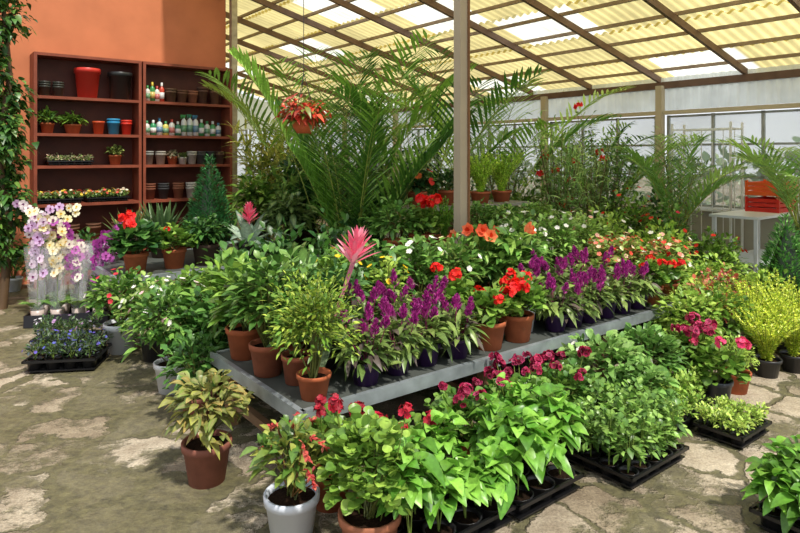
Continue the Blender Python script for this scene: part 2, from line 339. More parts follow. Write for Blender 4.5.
for i in range(7):
    aa = np.array([cuts[i], cuts[i+1]+.05]); lift = .01*(7-i)
    P = np.array([[(a, b, RZ(a)+.07+lift+.02*math.sin(b/.13*2*math.pi)) for b in bs] for a in aa])
    cc = np.zeros(P.shape)
    for j, b in enumerate(bs):
        kk = int((b-b0)/1.25); cl = (i in (2, 4) and kk < 6 and (kk+i) % 3 == 1) or ((kk*3+i*2) % 9 == 0)
        cc[:, j] = CLR if cl else YEL*(.85 if (kk*2+i*3) % 5 < 2 else 1.0)
    mb.grid(P, cc.reshape(-1, 3), ROOF)
mb.make('ceiling', (0, 0, 0), TH)
mb = MB(); BR = hx('#6e5648'); BR2 = hx('#94806a')
for b in np.arange(1.3, 16.2, 1.25): mb.beam((a0, b, RZ(a0)-.05), (a1-.1, b, RZ(a1-.1)-.05), .045, .09, BR, WOOD)
for a in np.arange(2.75, 9.3, .55): mb.beam((a, b0, RZ(a)+.02), (a, b1, RZ(a)+.02), .035, .045, BR2, WOOD)
mb.beam((9.0, b0, RZ(9)-.14), (9.0, b1, RZ(9)-.14), .08, .10, BR, WOOD)
mb.beam((3.54, b0, RZ(3.54)-.17), (3.54, b1-.4, RZ(3.54)-.17), .08, .10, BR2, WOOD)
mb.make('roof_frame', (0, 0, 0), TH)
mb = MB(); mb.box((9.0, 8.3, .4), (.18, 15.6, .8), hx('#a8a79c'), WALL); mb.box((9.0, 8.3, .82), (.26, 15.6, .05), hx('#c2c0b4'), WALL); mb.make('wall_right', (0, 0, 0), TH)
CP = hx('#b8ad94'); mb = MB()
for b in np.arange(.6, 16.2, 2.2): mb.beam((8.93, b, .0), (8.93, b, 2.65), .10, .10, CP, WALL)
mb.beam((8.95, .5, 2.24), (8.95, 16.1, 2.24), .06, .06, CP, WALL); mb.make('wall_posts', (0, 0, 0), TH)
mb = MB(); bb = np.linspace(.5, 16.1, 500)
P = np.array([[(9.02+.015*math.sin(b/.13*6.283), b, z) for b in bb] for z in (2.28, 2.78)]); mb.grid(P, hx('#dfe6ea'), ROOF); mb.make('trim_1', (0, 0, 0), TH)
k = 1
for b in np.arange(.6, 16, 2.2):
    mb = MB(); c = hx('#9aa09c')
    lo, hi = b+.1, min(b+2.1, 16.0)
    if hi-lo < .5: continue
    for q in (lo, lo+(hi-lo)/3, lo+(hi-lo)*2/3, hi): mb.beam((9.0, q, .85), (9.0, q, 2.2), .04, .04, c, MET)
    for z in (.87, 1.3, 1.75, 2.18): mb.beam((9.0, lo, z), (9.0, hi, z), .04, .03, c, MET)
    mb.add([(9.0, lo, .87), (9.0, hi, .87), (9.0, hi, 2.18), (9.0, lo, 2.18)], [(0, 1, 2, 3)], (1, 1, 1), GLASS, False)
    mb.make('window_%d' % k, (0, 0, 0), TH); k += 1
mb = MB(); mb.box((6.3, 16.1, .4), (5.4, .18, .8), hx('#a8a79c'), WALL); mb.make('wall_back', (0, 0, 0), TH)
mb = MB(); mb.add([(3.6, 16.1, 2.3), (9.0, 16.1, 2.3), (9.0, 16.1, RZ(9)), (3.6, 16.1, RZ(3.6))], [(0, 1, 2, 3)], hx('#dfe0c8'), ROOF, False); mb.make('trim_2', (0, 0, 0), TH)
for a in (3.7, 5.5, 7.3):
    mb = MB(); c = hx('#9aa09c')
    for q in (a, a+.85, a+1.7): mb.beam((q, 16.1, .82), (q, 16.1, 2.3), .05, .05, c, MET)
    for z in (.85, 1.55, 2.28): mb.beam((a, 16.1, z), (a+1.7, 16.1, z), .05, .04, c, MET)
    mb.add([(a, 16.1, .85), (a+1.7, 16.1, .85), (a+1.7, 16.1, 2.28), (a, 16.1, 2.28)], [(0, 1, 2, 3)], (1, 1, 1), GLASS, False)
    mb.make('window_%d' % k, (0, 0, 0), TH); k += 1
mb = MB()
for i in range(16): dome(mb, (12.2, .5+i*1.25, .75), .95, .95, 150, .28, .16, ('#5f7f58', '#7a9468', '#4a6a48'), 'ovate', .2, inner=.8)
mb.make('outdoor_hedge', (0, 0, 0), TH)
mb = MB(); pc = hx('#a99c86'); mb.box((0, 0, 2.0), (.08, .08, 4.0), pc, WALL)
mb.box((0, 0, .01), (.2, .2, .02), pc, MET); mb.beam((.048, -.045, 0), (.048, -.045, 3.98), .018, .018, hx('#7d5a3e'), WALL)
mb.make('steel_post', (*AB(3.54, 3.72), 0), TH)
# ================================================================== benches
def bench(name, a0, a1, b0, b1, z):
    mb = MB(); G = hx('#a3acb0'); w, l = a1-a0, b1-b0
    mb.box((w/2, l/2, z-.012), (w-.01, l-.01, .02), hx('#4c504c'), WOOD)
    for y in (0, l): mb.box((w/2, y, z-.03), (w, .03, .065), G, MET)
    for x in (0, w): mb.box((x, l/2, z-.03), (.03, l+.03, .065), G, MET)
    n = max(2, int(w/1.2)+1)
    for x in np.linspace(.08, w-.08, n):
        for y in (.08, l-.08): mb.box((x, y, (z-.03)/2), (.06, .06, z-.03), hx('#8a6a4c'), WOOD)
        mb.box((x, l/2, z*.35), (.04, l-.16, .05), hx('#7a5f46'), WOOD)
    return mb.make(name, (*AB(a0, b0), 0), TH)
ZB = .42
bench('plant_bench', 1.40, 5.15, 2.53, 3.6, ZB)
bench('plant_bench', 1.35, 5.2, 5.62, 6.9, .55)
mb = MB()
for (y, z, xa) in ((.25, .75, .55), (.75, 1.1, 1.2)):
    w = 2.8-xa; mb.box((xa+w/2, y, z-.015), (w, .46, .03), hx('#8f8a80'), WOOD)
    for x in (xa+.05, xa+w/2, 2.75):
        for yy in (y-.18, y+.18): mb.box((x, yy, (z-.03)/2), (.05, .05, z-.03), hx('#8a6a4c'), WOOD)
mb.make('tiered_plant_stand', (*AB(2.4, 3.86), 0), TH)
# ================================================================== shelving
SW = hx('#7e3f2c'); SD = hx('#57291e'); TI = [.12, .52, 1.0, 1.47, 1.865, 2.32]
for a0_ in (1.115, 2.37):
    mb = MB(); w = 1.235; top = 2.84
    for x in (.0175, w-.0175): mb.box((x, .17, top/2), (.035, .34, top), SW, WOOD)
    for z in TI+[top]: mb.box((w/2, .17, z-.0175), (w-.07, .335, .035), SW, WOOD)
    mb.box((w/2, .335, top/2), (w-.07, .012, top), SD, WOOD); mb.box((w/2, .02, .05), (w-.07, .02, .1), SW, WOOD)
    mb.make('display_shelf', (*AB(a0_, 8.545), 0), TH)
def onshelf(a, t, b=8.70): return (*AB(a, b), TI[t])
def spot(name, a, t, rt, h, col, pm=PLA, b=8.70, stack=1):
    mb = MB()
    for i in range(stack): pot(mb, rt, h, col, pm, .16, (0, 0, i*h*.22))
    return mb.make(name, onshelf(a, t, b))
spot('red_flower_pot', 1.73, 5, .155, .38, '#c8352c'); spot('black_flower_pot', 2.12, 5, .15, .36, '#26282a')
for a in (1.25, 1.40): spot('black_flower_pot', a, 5, .065, .13, '#3c3f3a', stack=3)
for a, c, h in ((2.78, '#5e4838', .16), (2.93, '#6b4a38', .15), (3.08, '#8a5a44', .15), (3.22, '#5c4034', .2), (3.4, '#6b4a38', .2)): spot('small_flower_pot', a, 5, .075, h, c, POT, stack=2)
spot('red_flower_pot', 2.2, 4, .07, .16, '#d83a2c', stack=2); spot('blue_flower_pot', 2.04, 4, .08, .17, '#2f8fc0', stack=2); spot('orange_flower_pot', 1.86, 4, .075, .17, '#c8502c')
for a, c in ((2.48, '#8a8a86'), (2.64, '#9a948a'), (3.2, '#4c4c4c'), (3.34, '#3a3a3c'), (3.48, '#5a4438'), (3.07, '#b8b4aa')): spot('small_flower_pot', a, 3, .07, .15, c, POT, stack=2)
for a, c in ((2.5, '#7a4a38'), (2.68, '#3a3a3c'), (2.88, '#8a5a44'), (3.06, '#c8c4ba'), (3.25, '#4c4c4c'), (3.44, '#7a4a38')): spot('small_flower_pot', a, 2, .075, .15, c, POT, stack=3)
for a in (1.3, 1.55, 1.8, 2.1, 2.6, 2.9, 3.2): spot('small_flower_pot', a, 1, .09, .17, '#6b4a38', POT, stack=2)
def shelfplant(name, a, t, **k):
    x, y, z = onshelf(a, t); return shrub(name, x, y, z, **k)
shelfplant('potted_houseplant', 1.28, 4, rt=.08, ph=.13, Rr=.14, H=.2, n=90, L=.1, W=.03, prof='lance', lc=('#4d7a3c', '#6b963a'))
shelfplant('potted_houseplant', 1.56, 4, rt=.1, ph=.12, Rr=.15, H=.18, n=110, L=.08, W=.04)
shelfplant('potted_houseplant', 2.06, 3, rt=.08, ph=.13, Rr=.1, H=.16, n=80, L=.07, W=.04, lc=('#8aa05a', '#5d7a3c'))
shelfplant('potted_succulent', 2.80, 3, rt=.07, ph=.11, Rr=.08, H=.12, n=60, L=.06, W=.03, lc=('#8a9a7a', '#b0a890'))
shelfplant('potted_succulent', 2.94, 3, rt=.06, ph=.1, Rr=.07, H=.1, n=50, L=.05, W=.025, pc='#d8d4cc', pm=PLA, lc=('#6a8a4a',))
x, y, z = onshelf(1.52, 3); tray_plants('succulent_tray', x, y, z, 6, 3, .085, .04, .09, 20, .04, .022, ('#9fb08a', '#c8b8a0', '#80a060'), h=.06)
for a in (1.4, 1.95): x, y, z = onshelf(a, 2); tray_plants('bedding_flower_tray', x, y, z, 6, 3, .085, .05, .10, 24, .04, .02, ('#5f8a4a', '#7aa058'), fl=(('#f0e0c8', '#d85a4a', '#e8c84a'), 5, .020), h=.06)
def bottles(name, items, t):
    mb = MB()
    for a, h, r, c, cap, spray in items:
        o = ((a-3.0), 0, 0); c = hx(c); cp = hx(cap)
        mb.lathe([(.001, 0), (r, 0), (r, h*.62), (r*.85, h*.72), (r*.35, h*.8), (r*.35, h*.86)], c, PLA, o, 12)
        mb.lathe([(r*1.01, h*.18), (r*1.015, h*.18), (r*1.015, h*.5), (r*1.01, h*.5)], hx(cap)*.8+.1, PLA, o, 12)
        if spray:
            mb.lathe([(r*.42, h*.82), (r*.42, h*.9), (.001, h*.9)], cp, PLA, o, 10); mb.box((o[0]-.012, 0, h*.94), (.07, .022, .03), cp, PLA); mb.beam((o[0]-.03, 0, h*.92), (o[0]-.04, 0, h*.8), .012, .012, cp, PLA)
        else: mb.lathe([(r*.45, h*.82), (r*.45, h), (.001, h)], cp, PLA, o, 10)
    x, y, z = onshelf(3.0, t); return mb.make(name, (x, y, z), TH)
bottles('plant_food_bottles', [(2.47+i*.062, .22+.05*(i % 2), .034, ['#d0d0c8', '#3a8a4a', '#d0d0c8', '#b8402c'][i % 4], ['#2a7a3a', '#c0a830', '#a83028', '#c8c8c8'][i % 4], False) for i in range(4)], 5)
bottles('spray_bottles', [(2.46+i*.083, [.2, .21, .24, .2, .23, .2, .3, .31, .3, .24, .22, .22, .2][i], .040, ['#d0d0cc', '#2f8a5a', '#c8d0ce', '#c8c060', '#d0d0cc', '#2f7a5a', '#d8dad8', '#d0d6d4', '#d8d8d8', '#3a8a50', '#d0d0cc', '#3a8a50', '#d0d0cc'][i],
    ['#2c7a4a', '#d0d0d0', '#2a6a90', '#2c7a4a', '#a83828', '#d8d8d8', '#3a8a4a', '#2a7a5a', '#2c6a8a', '#d0d0d0', '#2c7a4a', '#d0d0d0', '#2a6a90'][i], 6 <= i <= 8) for i in range(13)], 4)
# ================================================================== floor plants, front
G1 = ('#5f8a35', '#79a344', '#4b752c'); GD = ('#2c5426', '#3c6a2e', '#28502a', '#4a7836'); GL = ('#86ad4a', '#9cc058', '#6f9a3e')
RED = ('#d8181c', '#ee2a1a'); MAG = ('#b81850', '#d02a64', '#981040', '#dc4a80')
def shrimp(name, x, y):
    mb = MB(); s = pot(mb, .115, .2, '#d3dae6', PLA)
    dome(mb, (0, 0, s+.17), .17, .15, 160, .075, .036, ('#6b8a3c', '#8a9a4a', '#4d752f', '#5f8040'), 'ovate', .35, .3, soil=s, stems=12, zmin=-.3)
    for i in range(15):
        a = R.uniform(0, 6.28); q = R.uniform(.09, .22); b = np.array([q*math.cos(a), q*math.sin(a), s+R.uniform(.14, .3)]); mb.tube([(0, 0, s), b*.7+np.array([0, 0, .03]), b], .003, hx('#8a6a3c'), LEAF, 4)
        k = 22; t = np.linspace(0, 1, k); ax = np.array([math.cos(a), math.sin(a), -.35]); u = sph(k, -.9)
        leaves(mb, b+ax*(t*.085)[:, None], u+ax*.9, .024, .014, pal(('#c2544c', '#d0705a', '#b23a3c'), k), 'tiny', .1, .3, None, PET)
    return mb.make(name, (x, y, 0))
shrimp('potted_shrimp_plant', -.45, 2.58)
geranium('potted_geranium', -.12, 2.46, rt=.125, ph=.19, pc='#a0654a', Rr=.20, H=.38, n=460, L=.042, lc=('#6f9a3e', '#88b04c', '#557f33'), fc=('#a8142c', '#c22040', '#8a1024'), nf=3, fr=.036, hi=(1.0, 1.2), zc=.54)
geranium('potted_geranium', -.32, 2.84, rt=.10, ph=.16, Rr=.17, H=.30, n=260, L=.042, fc=('#a8142c', '#8a1228'), nf=4, fr=.036)
geranium('potted_geranium', .02, 2.78, rt=.10, ph=.16, Rr=.16, H=.30, n=260, L=.042, fc=('#a8142c', '#c22040'), nf=4, fr=.036)
BAS = ('#66a03c', '#7eba4a', '#508a2e')
tray_plants('basil_tray', .17, 2.62, 0, 4, 2, .15, .105, .33, 48, .095, .070, BAS, 'basil', .65, fold=.5, h=.085, skip=.15, zc=.6, zmin=-.3, upb=.4)
tray_plants('basil_tray', .60, 2.93, 0, 3, 2, .15, .105, .37, 48, .10, .072, BAS, 'basil', .65, fold=.5, h=.085, zc=.6, zmin=-.3, upb=.4)
for x, y in ((.36, 3.14), (.66, 3.36), (.94, 3.58)): geranium('potted_geranium', x, y, Rr=.22, H=.25, n=320, L=.048, lc=('#5d8a3a', '#6e9a44', '#41702f'), fc=MAG, nf=9, fr=.034, eye=hx('#4a0418'))
tray_plants('mint_tray', 1.17, 3.25, 0, 5, 4, .105, .085, .26, 66, .05, .032, ('#6d9a48', '#86b45a', '#547f3a'), 'ovate', .3)
tray_plants('thyme_tray', 1.90, 3.55, 0, 4, 3, .09, .065, .10, 80, .026, .015, ('#9cc25a', '#b2d06a', '#7ea648'), 'ovate', .1)
tray_plants('herb_tray', 1.60, 3.70, 0, 5, 3, .09, .06, .13, 50, .03, .018, ('#8ab850', '#a4c862', '#6a9a40'), 'ovate', .1, skip=.35)
tray_plants('seedling_tray', 1.78, 3.92, 0, 5, 2, .09, .06, .18, 50, .04, .018, ('#8ab850', '#a4c862'), 'ovate', .1)
shrub('potted_nettle_plant', 1.28, 3.86, Rr=.27, H=.32, n=340, L=.085, W=.045, lc=('#5c8a44', '#74a455', '#8ab46a'), fl=(('#f0e8e0',), 6, .018), pc='#2a2a2c', pm=PLA)
shrub('potted_nettle_plant', 1.62, 4.08, Rr=.25, H=.32, n=320, L=.08, W=.042, lc=('#4c7a38', '#649448'), pc='#a65a38')
shrub('potted_nettle_plant', 1.42, 3.62, rt=.09, ph=.14, Rr=.17, H=.28, n=200, L=.07, W=.04, lc=('#5c8a44', '#74a455'), pc='#2a2a2c', pm=PLA)
geranium('potted_geranium', 1.98, 4.24, pc='#2a2a2c', pm=PLA, Rr=.2, H=.28, n=220, fc=MAG, nf=7, fr=.042, eye=hx('#5a0822'))
geranium('potted_geranium', 2.04, 4.0, pc='#3a3f48', pm=PLA, rt=.1, ph=.16, Rr=.17, H=.26, n=180, fc=('#d03468', '#e0507a'), nf=5, fr=.04)
shrub('potted_herb', 2.27, 4.2, rt=.1, ph=.14, Rr=.14, H=.26, n=500, L=.03, W=.012, lc=('#86ad4a', '#9cc058'), prof='tiny')
FX = ('#b8d04c', '#cce066', '#94b83e')
for x, y, h in ((2.66, 4.5, .42), (2.92, 4.6, .46), (2.78, 4.9, .52), (3.1, 5.0, .55)):
    foxtail('potted_asparagus_fern', x, y, 0, n=44, H=h, cols=FX, pc='#2a2a2c', pm=PLA, lean=.5, rad=.038, dens=120)
for x, y, lc in ((2.15, 4.62, GL), (2.45, 4.75, G1), (2.5, 5.05, ('#b0604a', '#8aa04a', '#a8785a', '#7a9a4a')), (2.2, 5.05, G1), (2.85, 5.5, ('#a8584a', '#7a9a4a', '#b87a6a', '#5f8a3a')), (3.2, 5.5, GL), (2.7, 5.9, G1), (3.1, 6.1, GL), (3.35, 4.75, G1), (3.75, 5.25, GL)):
    shrub('potted_shrub', x, y, Rr=.26, H=.44, n=420, L=.06, W=.035, lc=lc, rt=.12, ph=.18, pc='#2a2a2c', pm=PLA)
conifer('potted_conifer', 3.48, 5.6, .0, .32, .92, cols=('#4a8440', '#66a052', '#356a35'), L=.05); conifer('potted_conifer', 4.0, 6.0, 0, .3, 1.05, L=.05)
tray_plants('basil_tray', 1.74, 2.68, 0, 3, 2, .13, .10, .29, 46, .10, .056, ('#5d9a35', '#76b043', '#47752a'), 'basil', .5, fold=.35, h=.085)
def croton(name, x, y):
    mb = MB(); s = pot(mb, .12, .2, '#8a5648', POT); n = 150
    dome(mb, (0, 0, s+.19), .19, .19, n, .10, .045, ('#6f8f3c', '#8f9c48', '#507030', '#a89a58'), 'ovate', .5, .25, mid=hx('#88905a'), soil=s, stems=16)
    return mb.make(name, (x, y, 0))
croton('potted_croton', -.95, 3.05)
WF = (('#f2ece6', '#e8b8c0'), 16, .020)
shrub('potted_impatiens', -1.55, 4.22, rt=.12, ph=.2, pc='#dcdfe4', pm=PLA, Rr=.30, H=.50, n=480, L=.075, W=.04, lc=('#4f7f35', '#6b9a45', '#3c6a2c'), fl=WF, zc=.62)
shrub('potted_impatiens', -2.27, 5.05, rt=.135, ph=.24, pc='#dfe3ea', pm=PLA, Rr=.27, H=.38, n=360, L=.08, W=.042, lc=('#5a8a3a', '#76a44c', '#3c6a2c'), fl=(('#c83040', '#e8e0d8'), 10, .02), zc=.66)
shrub('potted_impatiens', -1.92, 4.85, Rr=.28, H=.48, n=360, L=.075, W=.042, lc=('#4f7f35', '#86a85a'), fl=(('#f2ece6',), 14, .020), pc='#2a2a2c', pm=PLA)
shrub('potted_houseplant', -1.25, 4.1, Rr=.25, H=.55, n=300, L=.11, W=.06, lc=('#5a8a42', '#3f6f30'), pc='#8a5648')
shrub('potted_houseplant', -1.22, 3.74, rt=.1, ph=.16, Rr=.19, H=.42, n=240, L=.08, W=.035, lc=('#5a8a42', '#3f6f30'), pc='#8a5648')
LB = ('#3f5f3a', '#4f5f6a', '#2f4a30', '#5a7a48')
tray_plants('lobelia_tray', -2.52, 4.72, 0, 4, 3, .125, .08, .16, 90, .035, .016, LB, 'tiny', .1, fl=(('#5a60b8', '#6a5ac0'), 4, .012), rz=.15, h=.1)
tray_plants('bedding_flower_tray', -2.82, 5.25, 0, 4, 2, .12, .08, .16, 80, .035, .016, ('#3f5f3a', '#4f6f4a'), 'tiny', .1, fl=(('#b890c0', '#e8e0f0'), 4, .014), rz=.15)
def orchid_group(name, x, y):
    mb = MB(); wl, wd = .70, .42; c = hx('#23242c')
    mb.box((0, 0, .02), (wl, wd, .02), c, PLA)
    for sx in (-1, 1): mb.box((sx*wl/2, 0, .06), (.015, wd, .11), c, PLA)
    for sy in (-1, 1): mb.box((0, sy*wd/2, .06), (wl+.015, .015, .11), c, PLA)
    for gx in (-.27, -.10, .08, .26):
        for gy in (-.12, .1):
            o = np.array([gx, gy, .03]); mb.lathe([(.001, 0), (.045, 0), (.062, .12), (.055, .12), (.05, .1), (.001, .1)], hx('#b9a8a0'), PLA, o, 14)
            az = R.uniform(0, 6.28, 7); b = np.tile(o+np.array([0, 0, .12]), (7, 1)); d = np.stack([np.cos(az), np.sin(az), np.full(7, 1.1)], 1)
            leaves(mb, b, d, .26, .065, pal(('#4f7a3a', '#6a8f48'), 7), 'strap', .4, .2)
            cl = [('#e6dce0', '#dcc8dc', '#c8a8d0'), ('#f0e8c8', '#eadfb0'), ('#c070b8', '#e8dfd0', '#b04aa8'), ('#a83a98', '#c060b8', '#8a2a80')][(0 if gx < -.2 else 1 if gx < 0 else 2 if gx < .2 else 3)]
            for q in range(2):
                a = R.uniform(-.6, 3.8) if gx < .2 else R.uniform(-1, 1); H = R.uniform(.90, 1.18)*(1 if gx < .0 else .94 if gx < .2 else .82); t = np.linspace(0, 1, 9)
                P = np.stack([o[0]+math.cos(a)*.20*t**3, o[1]+math.sin(a)*.12*t**3, .14+H*(t-.16*t**5)], 1)
                mb.tube(P, .004, hx('#5f7a3a'), LEAF, 5)
                k = 13; tt = np.linspace(.36, 1, k)+R.uniform(-.03, .03, k); Q = np.stack([np.interp(tt, t, P[:, j]) for j in range(3)], 1)
                off = np.stack([R.uniform(-.07, .07, k), R.uniform(-.10, -.02, k), R.uniform(-.04, .04, k)], 1); Q = Q+off
                nf = np.stack([R.uniform(-.8, .8, k), np.full(k, -1.), R.uniform(-.3, .6, k)], 1)
                florets(mb, Q, nf, .042, pal(cl, k, .14), 5, None, .15, 'pet'); florets(mb, Q+nrm(nf)*.01, nf, .015, hx('#c8a028') if -.2 < gx < 0 else hx('#6a1a5a'), 3, None, .8)
            mb.lathe([(.06, .14), (.085, .40), (.115, .74)], (1, 1, 1), WRAP, (o[0], o[1], 0), 16)
    return mb.make(name, (x, y, 0), .25)
orchid_group('orchid_display', -3.17, 6.0)
shrub('potted_houseplant', -4.55, 7.3, rt=.1, ph=.16, Rr=.2, H=.4, n=150, L=.1, W=.04, pc='#c8ccd0', pm=PLA)
shrub('potted_houseplant', -3.9, 6.9, rt=.12, ph=.2, Rr=.25, H=.5, n=240, L=.1, W=.04, pc='#3a2a26', pm=PLA, lc=GD)
shrub('potted_houseplant', -3.5, 6.9, rt=.12, ph=.2, Rr=.25, H=.6, n=240, L=.1, W=.04, pc='#3a2a26', pm=PLA, lc=GD)
mb = MB(); mb.tube([(0, 0, 0), (.05, .05, .8), (-.05, 0, 1.6), (.05, .05, 2.4), (0, 0, 3.3)], [.05, .04, .04, .03, .02], hx('#5a4632'), WOOD, 8)
for i in range(16): dome(mb, (R.uniform(-.15, .1), R.uniform(-.15, .15), .6+i*.185), R.uniform(.22, .32), .22, 170, .075, .06, ('#2f5a28', '#41702f', '#24481f', '#5a8238'), 'heart', .6, .15, .5, upb=-.1, zmin=-.9)
mb.make('climbing_vine', (-4.14, 6.45, 0))
# ================================================================== bench plants
def A(a, b): return AB(a, b)
x, y = A(1.53, 2.64); shrub('potted_citrus', x, y, ZB, rt=.085, ph=.12, Rr=.24, H=.52, n=1200, L=.042, W=.015, lc=('#86a83e', '#6c9436', '#a3bf52', '#557f2e'), prof='lance', inner=.2, upb=.5, zc=.55)
x, y = A(1.50, 3.08); shrub('potted_ficus', x, y, ZB, rt=.10, ph=.17, pc='#94543c', Rr=.21, H=.48, n=340, L=.08, W=.04, lc=('#4f7f35', '#6a9444', '#3a6228'), zc=.58)
x, y = A(1.56, 2.87); shrub('potted_ficus', x, y, ZB, rt=.08, ph=.15, pc='#94543c', Rr=.14, H=.34, n=180, L=.06, W=.03, lc=G1)
x, y = A(1.80, 2.98); bromeliad('potted_bromeliad', x, y, ZB, L=.42, W=.085, cols=('#5c8a50', '#3f6a3c', '#7a9a70'), mid=hx('#8aa880'), tilt=(.34, .0), sh=.55, bc=('#ee7a98', '#f4a0b4', '#e2688a'), rt=.1, ph=.15, bl=.19, bw=.03, frm=.80)
x, y = A(1.52, 3.42); shrub('potted_houseplant', x, y, ZB, Rr=.2, H=.4, n=200, L=.12, W=.05, lc=G1)
for a in (1.84, 2.06, 2.28, 2.50): x, y = A(a, 2.65+R.uniform(-.01, .03)); celosia('potted_celosia', x, y, ZB, Rr=.17, H=.22, nf=6)
for a in (2.0, 2.24, 2.48): x, y = A(a, 2.90); celosia('potted_celosia', x, y, ZB, Rr=.17, H=.28, nf=6)
for a, pc, pm in ((2.77, '#b0613e', POT), (3.03, '#b0613e', POT)): x, y = A(a, 2.66); geranium('potted_geranium', x, y, ZB, rt=.105, ph=.17, pc=pc, pm=pm, Rr=.17, H=.2, n=210, nf=4, fr=.045, zc=.55)
x, y = A(3.22, 2.78); geranium('potted_geranium', x, y, ZB, rt=.09, ph=.16, pc='#dcdfe4', pm=PLA, Rr=.16, H=.22, n=190, nf=3, fr=.042, zc=.55)
x, y = A(2.82, 3.02); geranium('potted_geranium', x, y, ZB, rt=.09, ph=.16, Rr=.17, H=.26, n=190, nf=3, fr=.045)
for a in (3.40, 3.58, 3.76, 3.97, 4.18, 4.4): x, y = A(a, 2.65); celosia('potted_celosia', x, y, ZB, Rr=.16, H=.20, nf=6)
for a in (3.45, 3.7, 3.95, 4.22): x, y = A(a, 2.92); celosia('potted_celosia', x, y, ZB, Rr=.17, H=.28, nf=6)
for a in (4.62, 4.85): x, y = A(a, 2.66); geranium('potted_geranium', x, y, ZB, rt=.09, ph=.14, pc='#b0613e', Rr=.15, H=.22, n=170, nf=3, fr=.038, fc=('#e0301c', '#d8181c'), zc=.55)
for a, b in ((5.0, 2.74), (4.7, 3.05), (4.95, 3.1), (4.5, 3.05)): x, y = A(a, b); shrub('potted_begonia', x, y, ZB, Rr=.18, H=.32, n=240, L=.05, W=.04, lc=('#6b9444', '#93a860', '#a06a4a', '#7aa650'), prof='round', fl=(('#e87868', '#f0c0a8', '#e0402c'), 22, .02))
YF = (('#f0c820',), 9, .02)
for a, b, nm, kw in (
    (1.85, 3.42, 'potted_houseplant', dict(Rr=.22, H=.42, n=170, L=.14, W=.055, lc=('#4f7f45', '#6a9450'))),
    (2.0, 3.2, 'potted_houseplant', dict(Rr=.18, H=.36, n=170, L=.1, W=.045, lc=('#4f7f45', '#3a6432'))),
    (2.15, 3.42, 'potted_yellow_daisy', dict(Rr=.2, H=.40, n=260, L=.07, W=.035, lc=G1, fl=YF)),
    (2.45, 3.40, 'potted_peace_lily', dict(Rr=.22, H=.46, n=150, L=.15, W=.06, lc=('#3f7032', '#5a8a40'), droop=.5)),
    (2.35, 3.15, 'potted_yellow_daisy', dict(Rr=.16, H=.36, n=200, L=.06, W=.03, lc=GL, fl=YF)),
    (2.78, 3.36, 'potted_gardenia', dict(Rr=.22, H=.46, n=320, L=.08, W=.04, lc=('#4c7a34', '#6a9a48'), fl=(('#f4f0e4',), 14, .022))),
    (3.1, 3.34, 'potted_gardenia', dict(Rr=.22, H=.42, n=320, L=.08, W=.04, lc=('#4c7a34', '#6a9a48', '#86a85a'), fl=(('#f4f0e4', '#e8e0a8'), 14, .022))),
    (3.9, 3.4, 'potted_gardenia', dict(Rr=.24, H=.54, n=400, L=.075, W=.036, lc=('#6a9a48', '#8ab860', '#4c7a34'), fl=(('#f6f2e8',), 26, .022))),
    (4.35, 3.4, 'potted_gardenia', dict(Rr=.24, H=.52, n=400, L=.075, W=.036, lc=('#6a9a48', '#8ab860'), fl=(('#f6f2e8',), 26, .022))),
    (4.8, 3.42, 'potted_gardenia', dict(Rr=.24, H=.5, n=380, L=.07, W=.036, lc=('#7aa650', '#9ac468'), fl=(('#f6f2e8', '#e8b0a0'), 22, .022)))):
    x, y = A(a, b); shrub(nm, x, y, ZB, **kw)
def lily(name, x, y, z, nf=5, cols=('#f08a5a', '#f49a6a', '#e87048')):
    mb = MB(); s = pot(mb, .11, .17, '#a65a38', POT)
    dome(mb, (0, 0, s+.24), .24, .24, 200, .15, .055, ('#4f8038', '#6b9a48', '#86b058'), 'lance', .4, .25, soil=s, stems=14)
    for i in range(nf):
        a = R.uniform(0, 6.28); q = R.uniform(.05, .2); b = np.array([q*math.cos(a), q*math.sin(a), s+R.uniform(.36, .50)]); mb.tube([(0, 0, s), b*.75, b], .004, hx('#5f8a3a'), LEAF, 4)
        nf_ = np.array([[math.cos(a), math.sin(a)-.4, .5]]); florets(mb, b[None], nf_, .08, pal(cols, 1), 6, None, 1.1, 'lance'); florets(mb, b[None]+nf_*.02, nf_, .04, hx('#c8401c'), 3, None, 3.)
    return mb.make(name, (x, y, z))
x, y = A(3.45, 3.38); lily('potted_lily', x, y, ZB); x, y = A(3.62, 3.2); lily('potted_lily', x, y, ZB, 2)
for a, b, z, nm, kw in (
    (3.15, 4.1, .75, 'potted_houseplant', dict(Rr=.24, H=.36, n=260, L=.08, W=.04, lc=('#4f8038', '#6b9a48'))),
    (4.1, 4.1, .75, 'potted_ficus', dict(Rr=.24, H=.30, n=320, L=.06, W=.03, lc=('#6b9a48', '#4f8038'))),
    (4.5, 4.1, .75, 'potted_ficus', dict(Rr=.24, H=.26, n=320, L=.06, W=.03, lc=('#88b058', '#4f8038'), fl=(('#f2ece0',), 8, .022))),
    (4.95, 4.1, .75, 'potted_ficus', dict(Rr=.24, H=.26, n=320, L=.06, W=.03, lc=('#6b9a48', '#88b058'))),
    (3.8, 4.6, 1.1, 'potted_anthurium', dict(Rr=.18, H=.24, n=110, L=.1, W=.06, lc=GD, fl=(('#f07a3a', '#d8281c'), 4, .04))),
    (4.2, 4.6, 1.1, 'potted_ficus', dict(Rr=.18, H=.22, n=260, L=.06, W=.03, lc=GD))):
    x, y = A(a, b); shrub(nm, x, y, z, rt=.1, ph=.15, **kw)
x, y = A(3.42, 4.08); geranium('potted_geranium', x, y, .75, Rr=.17, H=.28, n=190, nf=4, fr=.055, hi=(.95, 1.15))
x, y = A(3.72, 4.12); foxtail('potted_asparagus_fern', x, y, .75, n=16, H=.38, cols=('#5f9a3a', '#76b048'))
